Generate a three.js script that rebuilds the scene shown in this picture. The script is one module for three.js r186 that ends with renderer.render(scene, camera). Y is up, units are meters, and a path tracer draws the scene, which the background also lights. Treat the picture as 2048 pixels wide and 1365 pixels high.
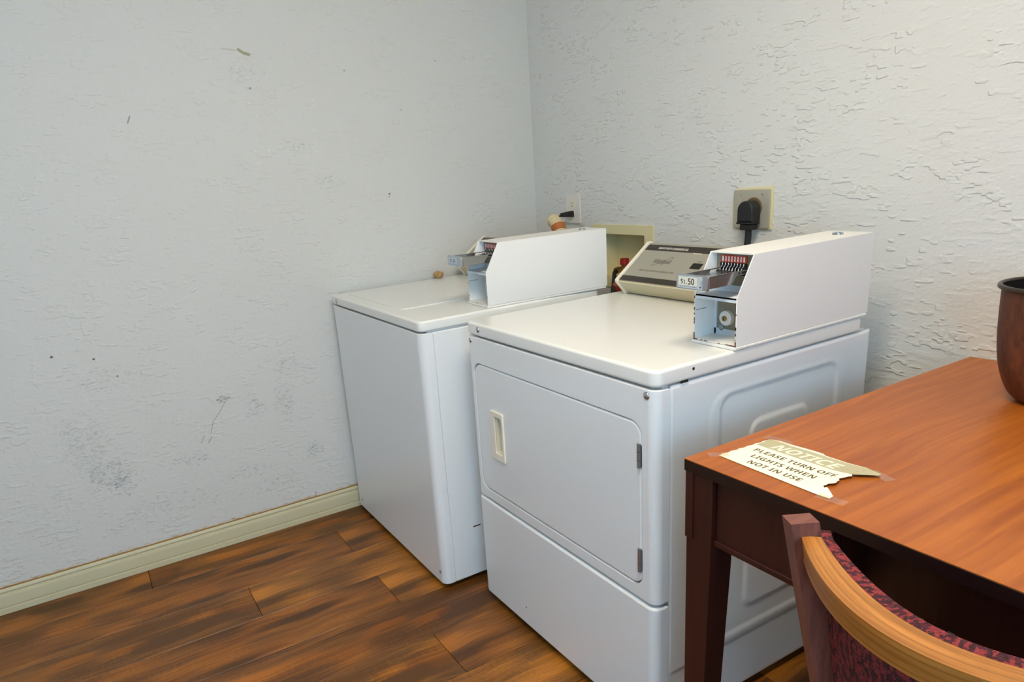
import * as THREE from 'three';
import { RoundedBoxGeometry } from 'three/addons/geometries/RoundedBoxGeometry.js';
import { mergeGeometries, mergeVertices } from 'three/addons/utils/BufferGeometryUtils.js';
import { RectAreaLightUniformsLib } from 'three/addons/lights/RectAreaLightUniformsLib.js';
import { Brush, Evaluator, SUBTRACTION } from 'three-bvh-csg';

// ------------------------------------------------------------------ camera, sky, light, exposure
const scene = new THREE.Scene();
const camera = new THREE.PerspectiveCamera(52.18, 2048 / 1365, 0.05, 50);
camera.position.set(2.645, 1.3161, 1.8632);
camera.rotation.order = 'YXZ';
camera.rotation.set(-0.29731, 1.07705, -0.083535);
camera.setViewOffset(2048, 1365, 95.6, -96.2, 2048, 1365);
scene.background = new THREE.Color(0.34, 0.66, 1.0);
scene.backgroundIntensity = 9.0;
const LAMP_POWER = 25, LAMP_COLOR = new THREE.Color(1.0, 0.885, 0.72);
const EXPOSURE = 1.0;

// ------------------------------------------------------------------ helpers
let seed = 12345;
const rnd = () => { seed = (seed * 1664525 + 1013904223) >>> 0; return seed / 4294967296; };
const rr = (a, b) => a + (b - a) * rnd();
const names = new Map();
function numbered(n) {
  const k = names.get(n) ?? 0; names.set(n, k + 1);
  return k ? n + '_' + String(k).padStart(3, '0') : n;
}
function thing(name, label, category, [x, y, z] = [0, 0, 0], turn = 0, group) {
  const o = new THREE.Group(); o.name = numbered(name); scene.add(o);
  o.position.set(x, y, z); o.rotation.y = turn; o.userData = { label, category };
  if (group) o.userData.group = group;
  return o;
}
// add a mesh; geometry given in world coordinates when w = true (parent group only translated)
function mesh(name, geo, mat, parent, label) {
  const m = new THREE.Mesh(geo, mat); m.name = name; m.castShadow = m.receiveShadow = true;
  if (label) m.userData.label = label;
  parent.add(m); return m;
}
function part(name, geo, mat, parent, label) {      // geometry in world coordinates
  const p = new THREE.Vector3();
  let o = parent; while (o && o !== scene) { p.add(o.position); o = o.parent; }
  geo.translate(-p.x, -p.y, -p.z);
  return mesh(name, geo, mat, parent, label);
}
function struct(name, geo, mat, label, category) {
  const m = mesh(name, geo, mat, scene); m.userData = { kind: 'structure', label, category };
  return m;
}
function toCreasedNormals(g0, angle) {               // area-weighted, so large flat faces stay flat beside small bevels
  const g = g0.index ? g0.toNonIndexed() : g0, p = g.attributes.position, n = p.count, F = n / 3, fn = [], at = new Map(), key = [];
  const a = new THREE.Vector3(), b = new THREE.Vector3(), c = new THREE.Vector3();
  for (let f = 0; f < F; f++) { a.fromBufferAttribute(p, 3 * f); b.fromBufferAttribute(p, 3 * f + 1); c.fromBufferAttribute(p, 3 * f + 2); fn.push(b.sub(a).cross(c.sub(a)).clone()); }
  const un = fn.map((v) => v.clone().normalize());
  for (let i = 0; i < n; i++) { const k = Math.round(p.getX(i) * 2e5) + ',' + Math.round(p.getY(i) * 2e5) + ',' + Math.round(p.getZ(i) * 2e5); key.push(k); if (!at.has(k)) at.set(k, []); at.get(k).push(Math.floor(i / 3)); }
  const N = new Float32Array(n * 3), cs = Math.cos(angle);
  for (let i = 0; i < n; i++) { const f = Math.floor(i / 3); a.set(0, 0, 0); for (const q of at.get(key[i])) if (un[q].dot(un[f]) > cs) a.add(fn[q]); a.normalize(); N.set([a.x, a.y, a.z], i * 3); }
  g.setAttribute('normal', new THREE.BufferAttribute(N, 3)); return g;
}
function clean(g) {
  const o = new THREE.BufferGeometry(), n = g.index ? g.toNonIndexed() : g;
  for (const k of ['position', 'normal', 'uv']) if (n.getAttribute(k)) o.setAttribute(k, n.getAttribute(k));
  return o;
}
const merge = (...gs) => mergeGeometries(gs.flat().map(clean));
function box(x0, x1, y0, y1, z0, z1, r = 0, s = 2) {
  const w = x1 - x0, h = y1 - y0, d = z1 - z0;
  const g = r ? new RoundedBoxGeometry(w, h, d, s, r) : new THREE.BoxGeometry(w, h, d);
  g.translate((x0 + x1) / 2, (y0 + y1) / 2, (z0 + z1) / 2); return g;
}
function uvMetres(g, offU = 0, offV = 0) {           // uv in metres from the dominant normal
  const n = g.index ? g.toNonIndexed() : g, p = n.attributes.position, q = n.attributes.normal, uv = new Float32Array(p.count * 2);
  for (let i = 0; i < p.count; i++) {
    const ax = Math.abs(q.getX(i)), ay = Math.abs(q.getY(i)), az = Math.abs(q.getZ(i));
    const [u, v] = ax > ay && ax > az ? [p.getZ(i), p.getY(i)] : ay > az ? [p.getX(i), p.getZ(i)] : [p.getX(i), p.getY(i)];
    uv[2 * i] = u + offU; uv[2 * i + 1] = v + offV;
  }
  n.setAttribute('uv', new THREE.BufferAttribute(uv, 2)); return n;
}
function rrect(x0, y0, x1, y1, r, C = THREE.Shape) {
  const s = new C();
  s.moveTo(x0 + r, y0); s.lineTo(x1 - r, y0); s.absarc(x1 - r, y0 + r, r, -Math.PI / 2, 0);
  s.lineTo(x1, y1 - r); s.absarc(x1 - r, y1 - r, r, 0, Math.PI / 2);
  s.lineTo(x0 + r, y1); s.absarc(x0 + r, y1 - r, r, Math.PI / 2, Math.PI);
  s.lineTo(x0, y0 + r); s.absarc(x0 + r, y0 + r, r, Math.PI, Math.PI * 1.5);
  return s;
}
const poly = (pts) => new THREE.Shape(pts.map(([a, b]) => new THREE.Vector2(a, b)));
function extr(shape, depth, bevel = 0, seg = 2, curve = 8) {     // bevel stays inside the outline; total depth = depth
  const g = new THREE.ExtrudeGeometry(shape, { depth: depth - 2 * bevel, bevelEnabled: bevel > 0, bevelThickness: bevel, bevelSize: bevel, bevelOffset: -bevel, bevelSegments: seg, curveSegments: curve, steps: 1 });
  if (bevel) g.translate(0, 0, bevel);
  return toCreasedNormals(g, 0.75);
}
// shape in (x, -z) raised along y
function plan(shape, y0, y1, bevel = 0, seg = 2) { const g = extr(shape, y1 - y0, bevel, seg); g.rotateX(-Math.PI / 2); g.translate(0, y0, 0); return g; }
// shape in (z, y) extruded along x
function side(pts, x0, x1, bevel = 0) { const g = extr(poly(pts.map(([z, y]) => [-z, y])), x1 - x0, bevel); g.rotateY(Math.PI / 2); g.translate(x0, 0, 0); return g; }
// after rotateY(90): (x,y,z)->(z,y,-x): so shape x must be -z_world
// shape in (x, y) extruded along z from z0 to z1
function front(shape, z0, z1, bevel = 0, seg = 2, curve = 8) { const g = extr(shape, z1 - z0, bevel, seg, curve); g.translate(0, 0, z0); return g; }
function cyl(p0, p1, r0, r1 = r0, seg = 20, open = false) {
  const a = new THREE.Vector3(...p0), b = new THREE.Vector3(...p1), d = b.clone().sub(a);
  const g = new THREE.CylinderGeometry(r1, r0, d.length(), seg, 1, open);
  g.applyQuaternion(new THREE.Quaternion().setFromUnitVectors(new THREE.Vector3(0, 1, 0), d.clone().normalize()));
  g.translate(...a.clone().add(b).multiplyScalar(0.5).toArray()); return g;
}
const tube = (pts, r, n = 40, k = 10) => new THREE.TubeGeometry(new THREE.CatmullRomCurve3(pts.map((p) => new THREE.Vector3(...p))), n, r, k);
const csg = new Evaluator(); csg.useGroups = false; csg.attributes = ['position', 'normal', 'uv'];
function cut(a, b) {
  const A = new Brush(a), B = new Brush(b); A.updateMatrixWorld(); B.updateMatrixWorld();
  return csg.evaluate(A, B, SUBTRACTION).geometry;
}

// ------------------------------------------------------------------ procedural textures
function lattice(n, s) { let q = s; const a = new Float32Array(n * n); for (let i = 0; i < n * n; i++) { q = (q * 1664525 + 1013904223) >>> 0; a[i] = q / 4294967296; } return a; }
function pnoise(nx, ny, s) {                         // periodic value noise on [0,1)^2 with nx x ny cells
  const n = 256, L = lattice(n, s);
  return (u, v) => {
    const x = u * nx, y = v * ny, xi = Math.floor(x), yi = Math.floor(y); let fx = x - xi, fy = y - yi;
    fx = fx * fx * fx * (fx * (fx * 6 - 15) + 10); fy = fy * fy * fy * (fy * (fy * 6 - 15) + 10);
    const a = ((xi % nx) + nx) % nx, b = (a + 1) % nx, c = ((yi % ny) + ny) % ny, d = (c + 1) % ny;
    const g = (i, j) => L[(j % n) * n + (i % n)];
    return (g(a, c) * (1 - fx) + g(b, c) * fx) * (1 - fy) + (g(a, d) * (1 - fx) + g(b, d) * fx) * fy;
  };
}
const sstep = (a, b, x) => { const t = Math.min(1, Math.max(0, (x - a) / (b - a))); return t * t * (3 - 2 * t); };
function dataTex(w, h, fn, srgb) {
  const d = new Uint8Array(w * h * 4);
  for (let j = 0; j < h; j++) for (let i = 0; i < w; i++) {
    const c = fn(i / w, j / h), k = (j * w + i) * 4;
    d[k] = Math.max(0, Math.min(255, c[0])); d[k + 1] = Math.max(0, Math.min(255, c[1])); d[k + 2] = Math.max(0, Math.min(255, c[2])); d[k + 3] = 255;
  }
  const t = new THREE.DataTexture(d, w, h); t.wrapS = t.wrapT = THREE.RepeatWrapping; t.magFilter = THREE.LinearFilter; t.minFilter = THREE.LinearMipmapLinearFilter; t.generateMipmaps = true;
  if (srgb) t.colorSpace = THREE.SRGBColorSpace; t.needsUpdate = true; return t;
}
function canvasTex(w, h, draw) {
  const c = document.createElement('canvas'); c.width = w; c.height = h; draw(c.getContext('2d'), w, h);
  const t = new THREE.CanvasTexture(c); t.colorSpace = THREE.SRGBColorSpace; t.magFilter = THREE.LinearFilter; return t;
}
// knocked-down plaster, one metre a tile
function plaster(s, lo, hi) {
  const a = pnoise(36, 96, s), b = pnoise(74, 170, s + 1), c = pnoise(9, 11, s + 2), f = pnoise(190, 250, s + 3), e = pnoise(16, 22, s + 4);
  return dataTex(1536, 1536, (u, v) => {
    const n = a(u, v) * 0.6 + b(u, v) * 0.4 + (c(u, v) - 0.5) * 0.2, on = sstep(0.35, 0.75, e(u, v));
    const h = sstep(lo, hi, n) * (0.15 + 0.45 * on) + n * 0.25 + f(u, v) * 0.15;
    const k = 255 * h; return [k, k, k];
  });
}
const plasterBack = plaster(71, 0.58, 0.72), plasterLeft = plaster(913, 0.55, 0.72);

// left wall: paint with its real dirt, scuffs, specks (canvas covers z 0..3.4, y 0..2.45)
const LZ = 3.4, LY = 2.45;
const leftPaint = canvasTex(2048, 1476, (g, w, h) => {
  const X = (z) => z / LZ * w, Y = (y) => (LY - y) / LY * h, S = w / LZ;
  g.fillStyle = '#dad8d0'; g.fillRect(0, 0, w, h);
  for (let i = 0; i < 5200; i++) { g.fillStyle = rnd() < 0.5 ? 'rgba(120,128,120,0.10)' : 'rgba(238,236,230,0.14)'; g.fillRect(rnd() * w, rnd() * h, rr(1, 6), rr(1, 2)); }
  const cluster = (z, y, rz, ry, n, a, col = '84,98,98') => {
    for (let i = 0; i < n; i++) {
      const t = rnd() * 6.283, q = Math.sqrt(rnd()) * (0.5 + 0.5 * rnd());
      g.fillStyle = `rgba(${col},${(a * rr(0.12, 0.5)).toFixed(3)})`;
      g.beginPath(); g.ellipse(X(z + Math.cos(t) * q * rz), Y(y + Math.sin(t) * q * ry), rr(0.8, 4.5), rr(0.5, 1.6), rr(-0.5, 0.5), 0, 7); g.fill();
    }
  };
  cluster(1.945, 0.52, 0.10, 0.15, 520, 0.26); cluster(1.89, 0.40, 0.10, 0.07, 260, 0.42); cluster(1.86, 0.35, 0.06, 0.05, 90, 0.6);
  cluster(1.83, 0.74, 0.16, 0.06, 200, 0.2); cluster(1.47, 0.585, 0.035, 0.02, 60, 0.55); cluster(1.62, 0.38, 0.09, 0.04, 110, 0.35);
  cluster(1.36, 0.53, 0.05, 0.06, 110, 0.32); cluster(1.24, 0.53, 0.05, 0.10, 190, 0.30); cluster(1.20, 0.66, 0.09, 0.05, 90, 0.30);
  cluster(1.15, 0.29, 0.045, 0.05, 90, 0.5); cluster(1.42, 0.28, 0.12, 0.04, 90, 0.35); cluster(1.75, 0.22, 0.25, 0.06, 200, 0.28);
  cluster(1.35, 0.20, 0.18, 0.05, 160, 0.3); cluster(2.1, 0.30, 0.2, 0.12, 200, 0.22); cluster(1.06, 1.46, 0.09, 0.04, 60, 0.25);
  cluster(0.95, 1.33, 0.07, 0.03, 40, 0.25); cluster(1.2, 1.72, 0.12, 0.05, 80, 0.2);
  g.lineCap = 'round';
  const line = (pts, wd, col) => { g.strokeStyle = col; g.lineWidth = wd; g.beginPath(); pts.forEach(([z, y], i) => (i ? g.lineTo(X(z), Y(y)) : g.moveTo(X(z), Y(y)))); g.stroke(); };
  line([[1.462, 0.575], [1.488, 0.54], [1.52, 0.505], [1.534, 0.465]], 1.3, 'rgba(96,102,106,0.5)');
  line([[1.534, 0.45], [1.55, 0.43]], 2.2, 'rgba(110,116,118,0.5)'); line([[1.56, 0.46], [1.575, 0.435]], 2.4, 'rgba(120,126,128,0.4)');
  line([[1.176, 0.112], [1.179, 0.092]], 1.6, 'rgba(110,104,96,0.7)'); line([[1.59, 1.585], [1.60, 1.565]], 2.4, 'rgba(110,112,110,0.6)');
  line([[1.205, 1.787], [1.19, 1.777], [1.172, 1.772]], 6, 'rgba(150,146,112,0.75)'); line([[1.26, 1.79], [1.215, 1.785]], 3, 'rgba(160,158,140,0.35)');
  const dot = (z, y, r, col) => { g.fillStyle = col; g.beginPath(); g.ellipse(X(z), Y(y), r * 0.7, r * 0.5, 0.3, 0, 7); g.fill(); };
  dot(1.979, 0.849, 4, 'rgba(90,80,70,0.9)'); dot(1.859, 0.818, 3.6, 'rgba(90,80,72,0.9)'); dot(1.80, 0.745, 3.5, 'rgba(120,120,118,0.8)');
  dot(0.702, 1.268, 3.2, 'rgba(70,68,52,0.9)'); dot(0.705, 1.257, 2.2, 'rgba(80,76,60,0.8)'); dot(0.447, 1.753, 2, 'rgba(80,78,70,0.9)'); dot(0.615, 1.577, 2.2, 'rgba(110,104,92,0.8)');
  dot(1.186, 1.664, 4, 'rgba(150,146,134,0.8)'); dot(0.83, 1.72, 4, 'rgba(160,158,150,0.7)'); dot(1.515, 0.10, 3, 'rgba(140,110,70,0.8)');
  for (let i = 0; i < 26; i++) dot(1.085 + (rnd() - 0.5) * 0.24, 1.50 + (rnd() - 0.5) * 0.26, rr(1, 3), 'rgba(246,244,240,0.75)');
  for (let i = 0; i < 14; i++) dot(0.75 + (rnd() - 0.5) * 0.5, 1.2 + (rnd() - 0.5) * 0.5, rr(1, 2.2), 'rgba(246,244,240,0.6)');
  for (let i = 0; i < 700; i++) { g.fillStyle = `rgba(168,128,72,${rr(0.1, 0.5).toFixed(2)})`; g.fillRect(X(rr(0, LZ)), Y(0.094 + Math.abs(rnd() + rnd() - 1) * 0.012), rr(2, 14), rr(0.6, 2)); }
});

// floor boards: u across a board, v along it
function boardTex(s, warm) {
  const grain = pnoise(90, 5, s), g2 = pnoise(34, 4, s + 1), patch = pnoise(3, 5, s + 2), patch2 = pnoise(5, 9, s + 3), fine = pnoise(200, 22, s + 4), chat = pnoise(4, 7, s + 5), kn = pnoise(3, 4, s + 6), wob = pnoise(3, 12, s + 7);
  return dataTex(384, 1536, (u, v) => {
    const uw = u + (wob(u, v) - 0.5) * 0.10;
    const gr = grain(uw, v) * 0.42 + g2(uw, v) * 0.25 + fine(uw, v) * 0.45 - 0.06;
    const p = patch(uw, v) * 0.6 + patch2(u, v) * 0.4;
    let t = 0.5 + (gr - 0.5) * 1.0 + (p - 0.5) * 1.25;
    const cm = sstep(0.52, 0.72, chat(u, v)); t += cm * 0.16 * (fine(v * 3, u * 0.4) - 0.5) + cm * 0.04 * Math.sin(v * 330 + Math.sin(u * 9) * 1.5 + 8 * g2(u, v));
    const k = sstep(0.80, 0.95, kn(u, v)); t -= k * 0.5;
    t = Math.max(0, Math.min(1, t));
    const or = sstep(0.45, 0.75, patch2(uw, v)) * warm;
    const r = 96 + 98 * t + 12 * or, g = 58 + 66 * t + 4 * or, b = 16 + 28 * t - 6 * or;
    return [r, g, b];
  }, true);
}
const boards = [boardTex(11, 1.0), boardTex(57, 1.6), boardTex(203, 0.6)];
// cherry laminate: u across grain (x), v along grain (z)
const cherryTex = (() => {
  const a = pnoise(160, 5, 5), b = pnoise(50, 3, 6), c = pnoise(6, 4, 7), w = pnoise(3, 4, 8), f = pnoise(250, 30, 9);
  return dataTex(1024, 1024, (u, v) => {
    const uw = u + (w(u, v) - 0.5) * 0.06; const cath = 0.5 + 0.5 * Math.sin((uw + (c(u, v) - 0.5) * 0.05) * 150);
    const t = a(uw, v) * 0.34 + b(uw, v) * 0.3 + cath * 0.14 + f(u, v) * 0.1 + c(u, v) * 0.12;
    return [144 + 52 * t, 68 + 44 * t, 8 + 24 * t];
  }, true);
})();
const darkWoodTex = (() => {
  const a = pnoise(120, 4, 25), b = pnoise(40, 3, 26), f = pnoise(250, 20, 27);
  return dataTex(512, 512, (u, v) => { const t = a(u, v) * 0.5 + b(u, v) * 0.3 + f(u, v) * 0.2; return [44 + 22 * t, 15 + 11 * t, 11 + 8 * t]; }, true);
})();
const postTex = (() => {
  const a = pnoise(60, 6, 35), b = pnoise(20, 4, 36), f = pnoise(200, 30, 37);
  return dataTex(512, 512, (u, v) => { const t = a(u, v) * 0.4 + b(u, v) * 0.35 + f(u, v) * 0.25; return [96 + 52 * t, 54 + 36 * t, 44 + 30 * t]; }, true);
})();
// bent plywood: v runs across the plies
const plyTex = (() => {
  const a = pnoise(6, 60, 45), b = pnoise(3, 18, 46), f = pnoise(60, 200, 47);
  return dataTex(512, 512, (u, v) => { const t = a(u, v) * 0.45 + b(u, v) * 0.35 + f(u, v) * 0.2; return [128 + 90 * t, 76 + 70 * t, 26 + 42 * t]; }, true);
})();
const fabricTex = (() => {
  const a = pnoise(70, 46, 55), b = pnoise(150, 120, 56), f = pnoise(240, 240, 57);
  return dataTex(768, 768, (u, v) => {
    const m = a(u, v) * 0.6 + b(u, v) * 0.4, k = sstep(0.46, 0.56, m), n = f(u, v);
    return [70 + 70 * k + 46 * (n - 0.5), 24 + 24 * k + 26 * (n - 0.5), 32 + 18 * k + 26 * (n - 0.5)];
  }, true);
})();
const fabricBump = (() => { const f = pnoise(250, 250, 58), g = pnoise(120, 90, 59); return dataTex(768, 768, (u, v) => { const k = 255 * (f(u, v) * 0.6 + g(u, v) * 0.4); return [k, k, k]; }); })();
const potTex = (() => {
  const a = pnoise(12, 6, 65), b = pnoise(40, 24, 66), f = pnoise(150, 90, 67);
  return dataTex(768, 512, (u, v) => { const t = a(u, v) * 0.4 + b(u, v) * 0.35 + f(u, v) * 0.25; return [66 + 66 * t, 36 + 38 * t, 21 + 22 * t]; }, true);
})();
const grimeTex = (() => {
  const a = pnoise(10, 10, 75), b = pnoise(60, 60, 76), f = pnoise(160, 160, 77);
  return dataTex(256, 256, (u, v) => { const t = a(u, v) * 0.4 + b(u, v) * 0.3 + f(u, v) * 0.3; return [96 + 90 * t, 92 + 86 * t, 78 + 78 * t]; }, true);
})();

// ------------------------------------------------------------------ materials
const M = (o) => new THREE.MeshStandardMaterial(o);
const rep = (t, u, v) => { const c = t.clone(); c.repeat.set(u, v); c.wrapS = c.wrapT = THREE.RepeatWrapping; c.needsUpdate = true; return c; };
const enamel = new THREE.MeshPhysicalMaterial({ color: 0xe9eae8, roughness: 0.32, clearcoat: 0.5, clearcoatRoughness: 0.14 });
const enamelTop = new THREE.MeshPhysicalMaterial({ color: 0xecebe4, roughness: 0.34, clearcoat: 0.5, clearcoatRoughness: 0.16 });
const meterPaint = M({ color: 0xe8e6e0, roughness: 0.5 });
const innerPaint = M({ color: 0xd5dde2, roughness: 0.55 });
const cream = M({ color: 0xe9e0c4, roughness: 0.5 });
const creamDark = M({ color: 0xcfc6a6, roughness: 0.55 });
const capCream = M({ color: 0xefe6d2, roughness: 0.45 });
const bone = M({ color: 0xe6dfd2, roughness: 0.5 });
const hookCream = M({ color: 0xe3d8a8, roughness: 0.55 });
const chrome = M({ color: 0xc4c8cc, roughness: 0.22, metalness: 1 });
const steel = M({ color: 0xa4a8ac, roughness: 0.35, metalness: 0.9 });
const greyMetal = M({ map: rep(grimeTex, 8, 8), roughness: 0.6, metalness: 0.3 });
const brass = M({ color: 0xa08650, roughness: 0.35, metalness: 0.9 });
const blackRubber = M({ color: 0x17181a, roughness: 0.55 });
const black = M({ color: 0x0c0c0d, roughness: 0.7 });
const rust = M({ color: 0x5b3418, roughness: 0.9 });
const redPlastic = M({ color: 0xb8402c, roughness: 0.45 });
const redValve = M({ color: 0xa01a18, roughness: 0.5 });
const whitePlastic = M({ color: 0xeeece6, roughness: 0.4 });
const brownHose = M({ color: 0x8a3a22, roughness: 0.6 });
const plateMetal = M({ color: 0xb4ae9c, roughness: 0.5, metalness: 0.25 });
const wallBackMat = M({ color: 0xdbdad4, roughness: 0.88, bumpMap: rep(plasterBack, 1, 1), bumpScale: 0.0026 });
const wallLeftMat = M({ map: leftPaint, roughness: 0.88, bumpMap: rep(plasterLeft, 1, 1), bumpScale: 0.0017 });
leftPaint.wrapS = leftPaint.wrapT = THREE.RepeatWrapping; leftPaint.repeat.set(1 / LZ, 1 / LY);
const wallPlain = M({ color: 0xd4d6d6, roughness: 0.9 });
const ceilingMat = M({ color: 0xe4e2dc, roughness: 0.95 });
const baseMat = M({ color: 0xd2c8a2, roughness: 0.5 });
const caulk = M({ color: 0xa2773a, roughness: 0.8 });
const subfloor = M({ color: 0x1c120b, roughness: 1 });
const boardMats = boards.flatMap((t) => [0xffffff, 0xe2dad2].map((c) => M({ map: t, color: c, roughness: 0.42, bumpMap: t, bumpScale: 0.0004 })));
const cherry = new THREE.MeshPhysicalMaterial({ map: rep(cherryTex, 1 / 0.75, 1 / 0.75), roughness: 0.42, clearcoat: 0.15, clearcoatRoughness: 0.3 });
const mahogany = M({ map: rep(darkWoodTex, 2, 2), roughness: 0.42 });
const edgeBand = M({ color: 0x1c0b09, roughness: 0.4 });
const postWood = M({ map: rep(postTex, 3, 3), roughness: 0.45 });
const ply = M({ map: plyTex, roughness: 0.4 });
const fabric = M({ map: rep(fabricTex, 2.4, 2.4), bumpMap: rep(fabricBump, 3, 3), bumpScale: 0.003, roughness: 0.95 });
const glass = new THREE.MeshPhysicalMaterial({ color: 0xffffff, roughness: 0.02, transmission: 1, thickness: 0 });
const tapeMat = new THREE.MeshPhysicalMaterial({ color: 0xfffdf6, roughness: 0.12, transmission: 1, thickness: 0 });

// ------------------------------------------------------------------ the room
const RX = 3.8, RZ = 3.4, RY = 2.45, T = 0.14;
const wall_left = struct('wall_left', uvMetres(box(-T, 0, -0.05, RY, -T, RZ + T)), wallLeftMat, 'scuffed off white textured wall beside the washer', 'wall');
{
  const s = poly([[0, -0.05], [RX, -0.05], [RX, RY], [0, RY]]); s.holes.push(rrect(0.425, 0.872, 0.706, 1.06, 0.002, THREE.Path));
  struct('wall_back', uvMetres(front(s, -T, 0)), wallBackMat, 'white knocked-down plaster wall behind both machines', 'wall');
}
struct('wall_front', box(0, RX, -0.05, RY, RZ, RZ + T), wallPlain, 'plain wall behind the camera', 'wall');
{ // right wall with the daylight window, outside the picture
  const WZ0 = 1.55, WZ1 = 3.15, WY0 = 0.85, WY1 = 2.1, WM = (WZ0 + WZ1) / 2;
  const turn = (g) => { g.rotateY(Math.PI / 2); return g; };       // (x, y, z) -> (z, y, -x)
  const s = poly([[-(RZ + T), -0.05], [T, -0.05], [T, RY], [-(RZ + T), RY]]); s.holes.push(rrect(-WZ1, WY0, -WZ0, WY1, 0.002, THREE.Path));
  struct('wall_right', turn(front(s, RX, RX + T)), wallPlain, 'wall with the daylight window outside the picture', 'wall');
  const f = rrect(-WZ1, WY0, -WZ0, WY1, 0.002); f.holes.push(rrect(-WZ1 + 0.05, WY0 + 0.05, -WM - 0.025, WY1 - 0.05, 0.002, THREE.Path), rrect(-WM + 0.025, WY0 + 0.05, -WZ0 - 0.05, WY1 - 0.05, 0.002, THREE.Path));
  const w = struct('window_1', turn(front(f, RX + 0.04, RX + 0.09)), whitePlastic, 'two-light window outside the picture', 'window');
  for (const [a, b] of [[WM + 0.025, WZ1 - 0.05], [WZ0 + 0.05, WM - 0.025]]) mesh('pane', box(RX + 0.062, RX + 0.066, WY0 + 0.05, WY1 - 0.05, a, b), glass, w);
}
struct('ceiling', box(-T, RX + T, RY, RY + 0.1, -T, RZ + T), ceilingMat, 'plain white ceiling', 'ceiling');
const floor = struct('floor', box(-T, RX + T, -0.05, -0.0095, -T, RZ + T), subfloor, 'rustic brown laminate board floor', 'floor');
{
  const shared = new Map();
  const board = (x0, x1, z0, z1, n) => {
    const g = 0.0007, key = [(x1 - x0).toFixed(3), (z1 - z0).toFixed(3)].join();
    if (!shared.has(key)) {
      const w = x1 - x0 - 2 * g, d = z1 - z0 - 2 * g, s = poly([[0, 0], [w, 0], [w, d], [0, d]]);
      const e = new THREE.ExtrudeGeometry(s, { depth: 0.0078, bevelEnabled: true, bevelThickness: 0.0012, bevelSize: 0.0012, bevelOffset: -0.0012, bevelSegments: 1 });
      e.rotateX(-Math.PI / 2); e.translate(0, -0.009, 0);                // spans x 0..w, z -d..0
      const p = e.attributes.position, uv = e.attributes.uv;
      for (let i = 0; i < p.count; i++) uv.setXY(i, p.getX(i) / 0.205, -p.getZ(i) / 1.23);
      shared.set(key, e);
    }
    const m = mesh('plank', shared.get(key), boardMats[n % boardMats.length], floor); m.position.set(x0 + g, 0, z1 - g);
  };
  const first = [0.62, 1.165, 1.56, 1.159, 0.70, 1.147];
  let n = 0, row = 0;
  for (let x = -0.04; x < RX - 0.001; x += 0.205, row++) {
    const x0 = Math.max(0, x), x1 = Math.min(RX, x + 0.205);
    let z = (first[row] ?? rr(0.1, 1.2)); while (z > 0) z -= 1.23;
    for (; z < RZ; z += 1.23) { const a = Math.max(0, z), b = Math.min(RZ, z + 1.23); if (b - a > 0.02) board(x0, x1, a, b, n); n += 1 + Math.floor(rnd() * 4); }
  }
}
// skirting on the left wall and the back wall
{
  const prof = [[0, 0], [0.016, 0], [0.016, 0.018], [0.011, 0.020], [0.011, 0.023], [0.0145, 0.026], [0.0145, 0.062], [0.012, 0.068], [0.007, 0.070], [0.007, 0.075], [0.0115, 0.079], [0.0105, 0.086], [0.006, 0.091], [0, 0.0915]];
  const g = extr(poly(prof), RZ - 0.002, 0); // x = out of wall, y up, along +z
  g.translate(0.0005, 0.0005, 0.001);
  const b = struct('baseboard_left', g, baseMat, 'cream moulded skirting board along the left wall', 'baseboard');
  mesh('caulk_line', box(0.0006, 0.0075, 0.0905, 0.0945, 0.001, RZ - 0.001, 0.0015, 1), caulk, b, 'brown caulk line on top of the skirting');
  const h = extr(poly(prof), RX - 0.05, 0); h.rotateY(Math.PI / 2); // (x,y,z)->(z,y,-x)
  h.scale(1, 1, -1); h.index || 0;
  const pos = h.attributes.position; for (let i = 0; i < pos.count; i += 3) { for (const a of ['position', 'normal', 'uv']) { const A = h.attributes[a], k = A.itemSize; for (let c = 0; c < k; c++) { const t = A.array[(i + 1) * k + c]; A.array[(i + 1) * k + c] = A.array[(i + 2) * k + c]; A.array[(i + 2) * k + c] = t; } } }
  h.computeVertexNormals(); h.translate(0.02, 0.0005, 0.0005);
  struct('baseboard_back', h, baseMat, 'cream skirting board along the back wall', 'baseboard');
}
// ceiling lamp with its light
{
  const L = thing('ceiling_light', 'long fluorescent ceiling light outside the picture', 'lamp', [2.08, RY - 0.09, 1.4]);
  part('housing', box(1.91, 2.25, RY - 0.02, RY, 0.8, 2.0, 0.008), whitePlastic, L);
  const dm = M({ color: 0xffffff, emissive: LAMP_COLOR, emissiveIntensity: 3, roughness: 0.6 });
  part('diffuser', box(1.94, 2.22, RY - 0.088, RY - 0.0205, 0.83, 1.97, 0.012), dm, L);
  RectAreaLightUniformsLib.init();
  const q = new THREE.RectAreaLight(LAMP_COLOR, LAMP_POWER, 0.28, 1.14);
  q.name = 'lamp_light'; q.position.set(0, -0.001, 0); q.lookAt(new THREE.Vector3(0, -5, 0)); q.rotation.set(-Math.PI / 2, 0, 0); q.castShadow = true; L.add(q);
  for (const s of [-1, 1]) {                                           // the sides of the wraparound lens shine too
    const e = new THREE.RectAreaLight(LAMP_COLOR, LAMP_POWER, 1.14, 0.062); e.name = 'lamp_side_light';
    e.position.set(s * 0.142, 0.036, 0); e.rotation.set(0, -s * Math.PI / 2, 0); e.castShadow = true; L.add(e);
  }
}

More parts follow.
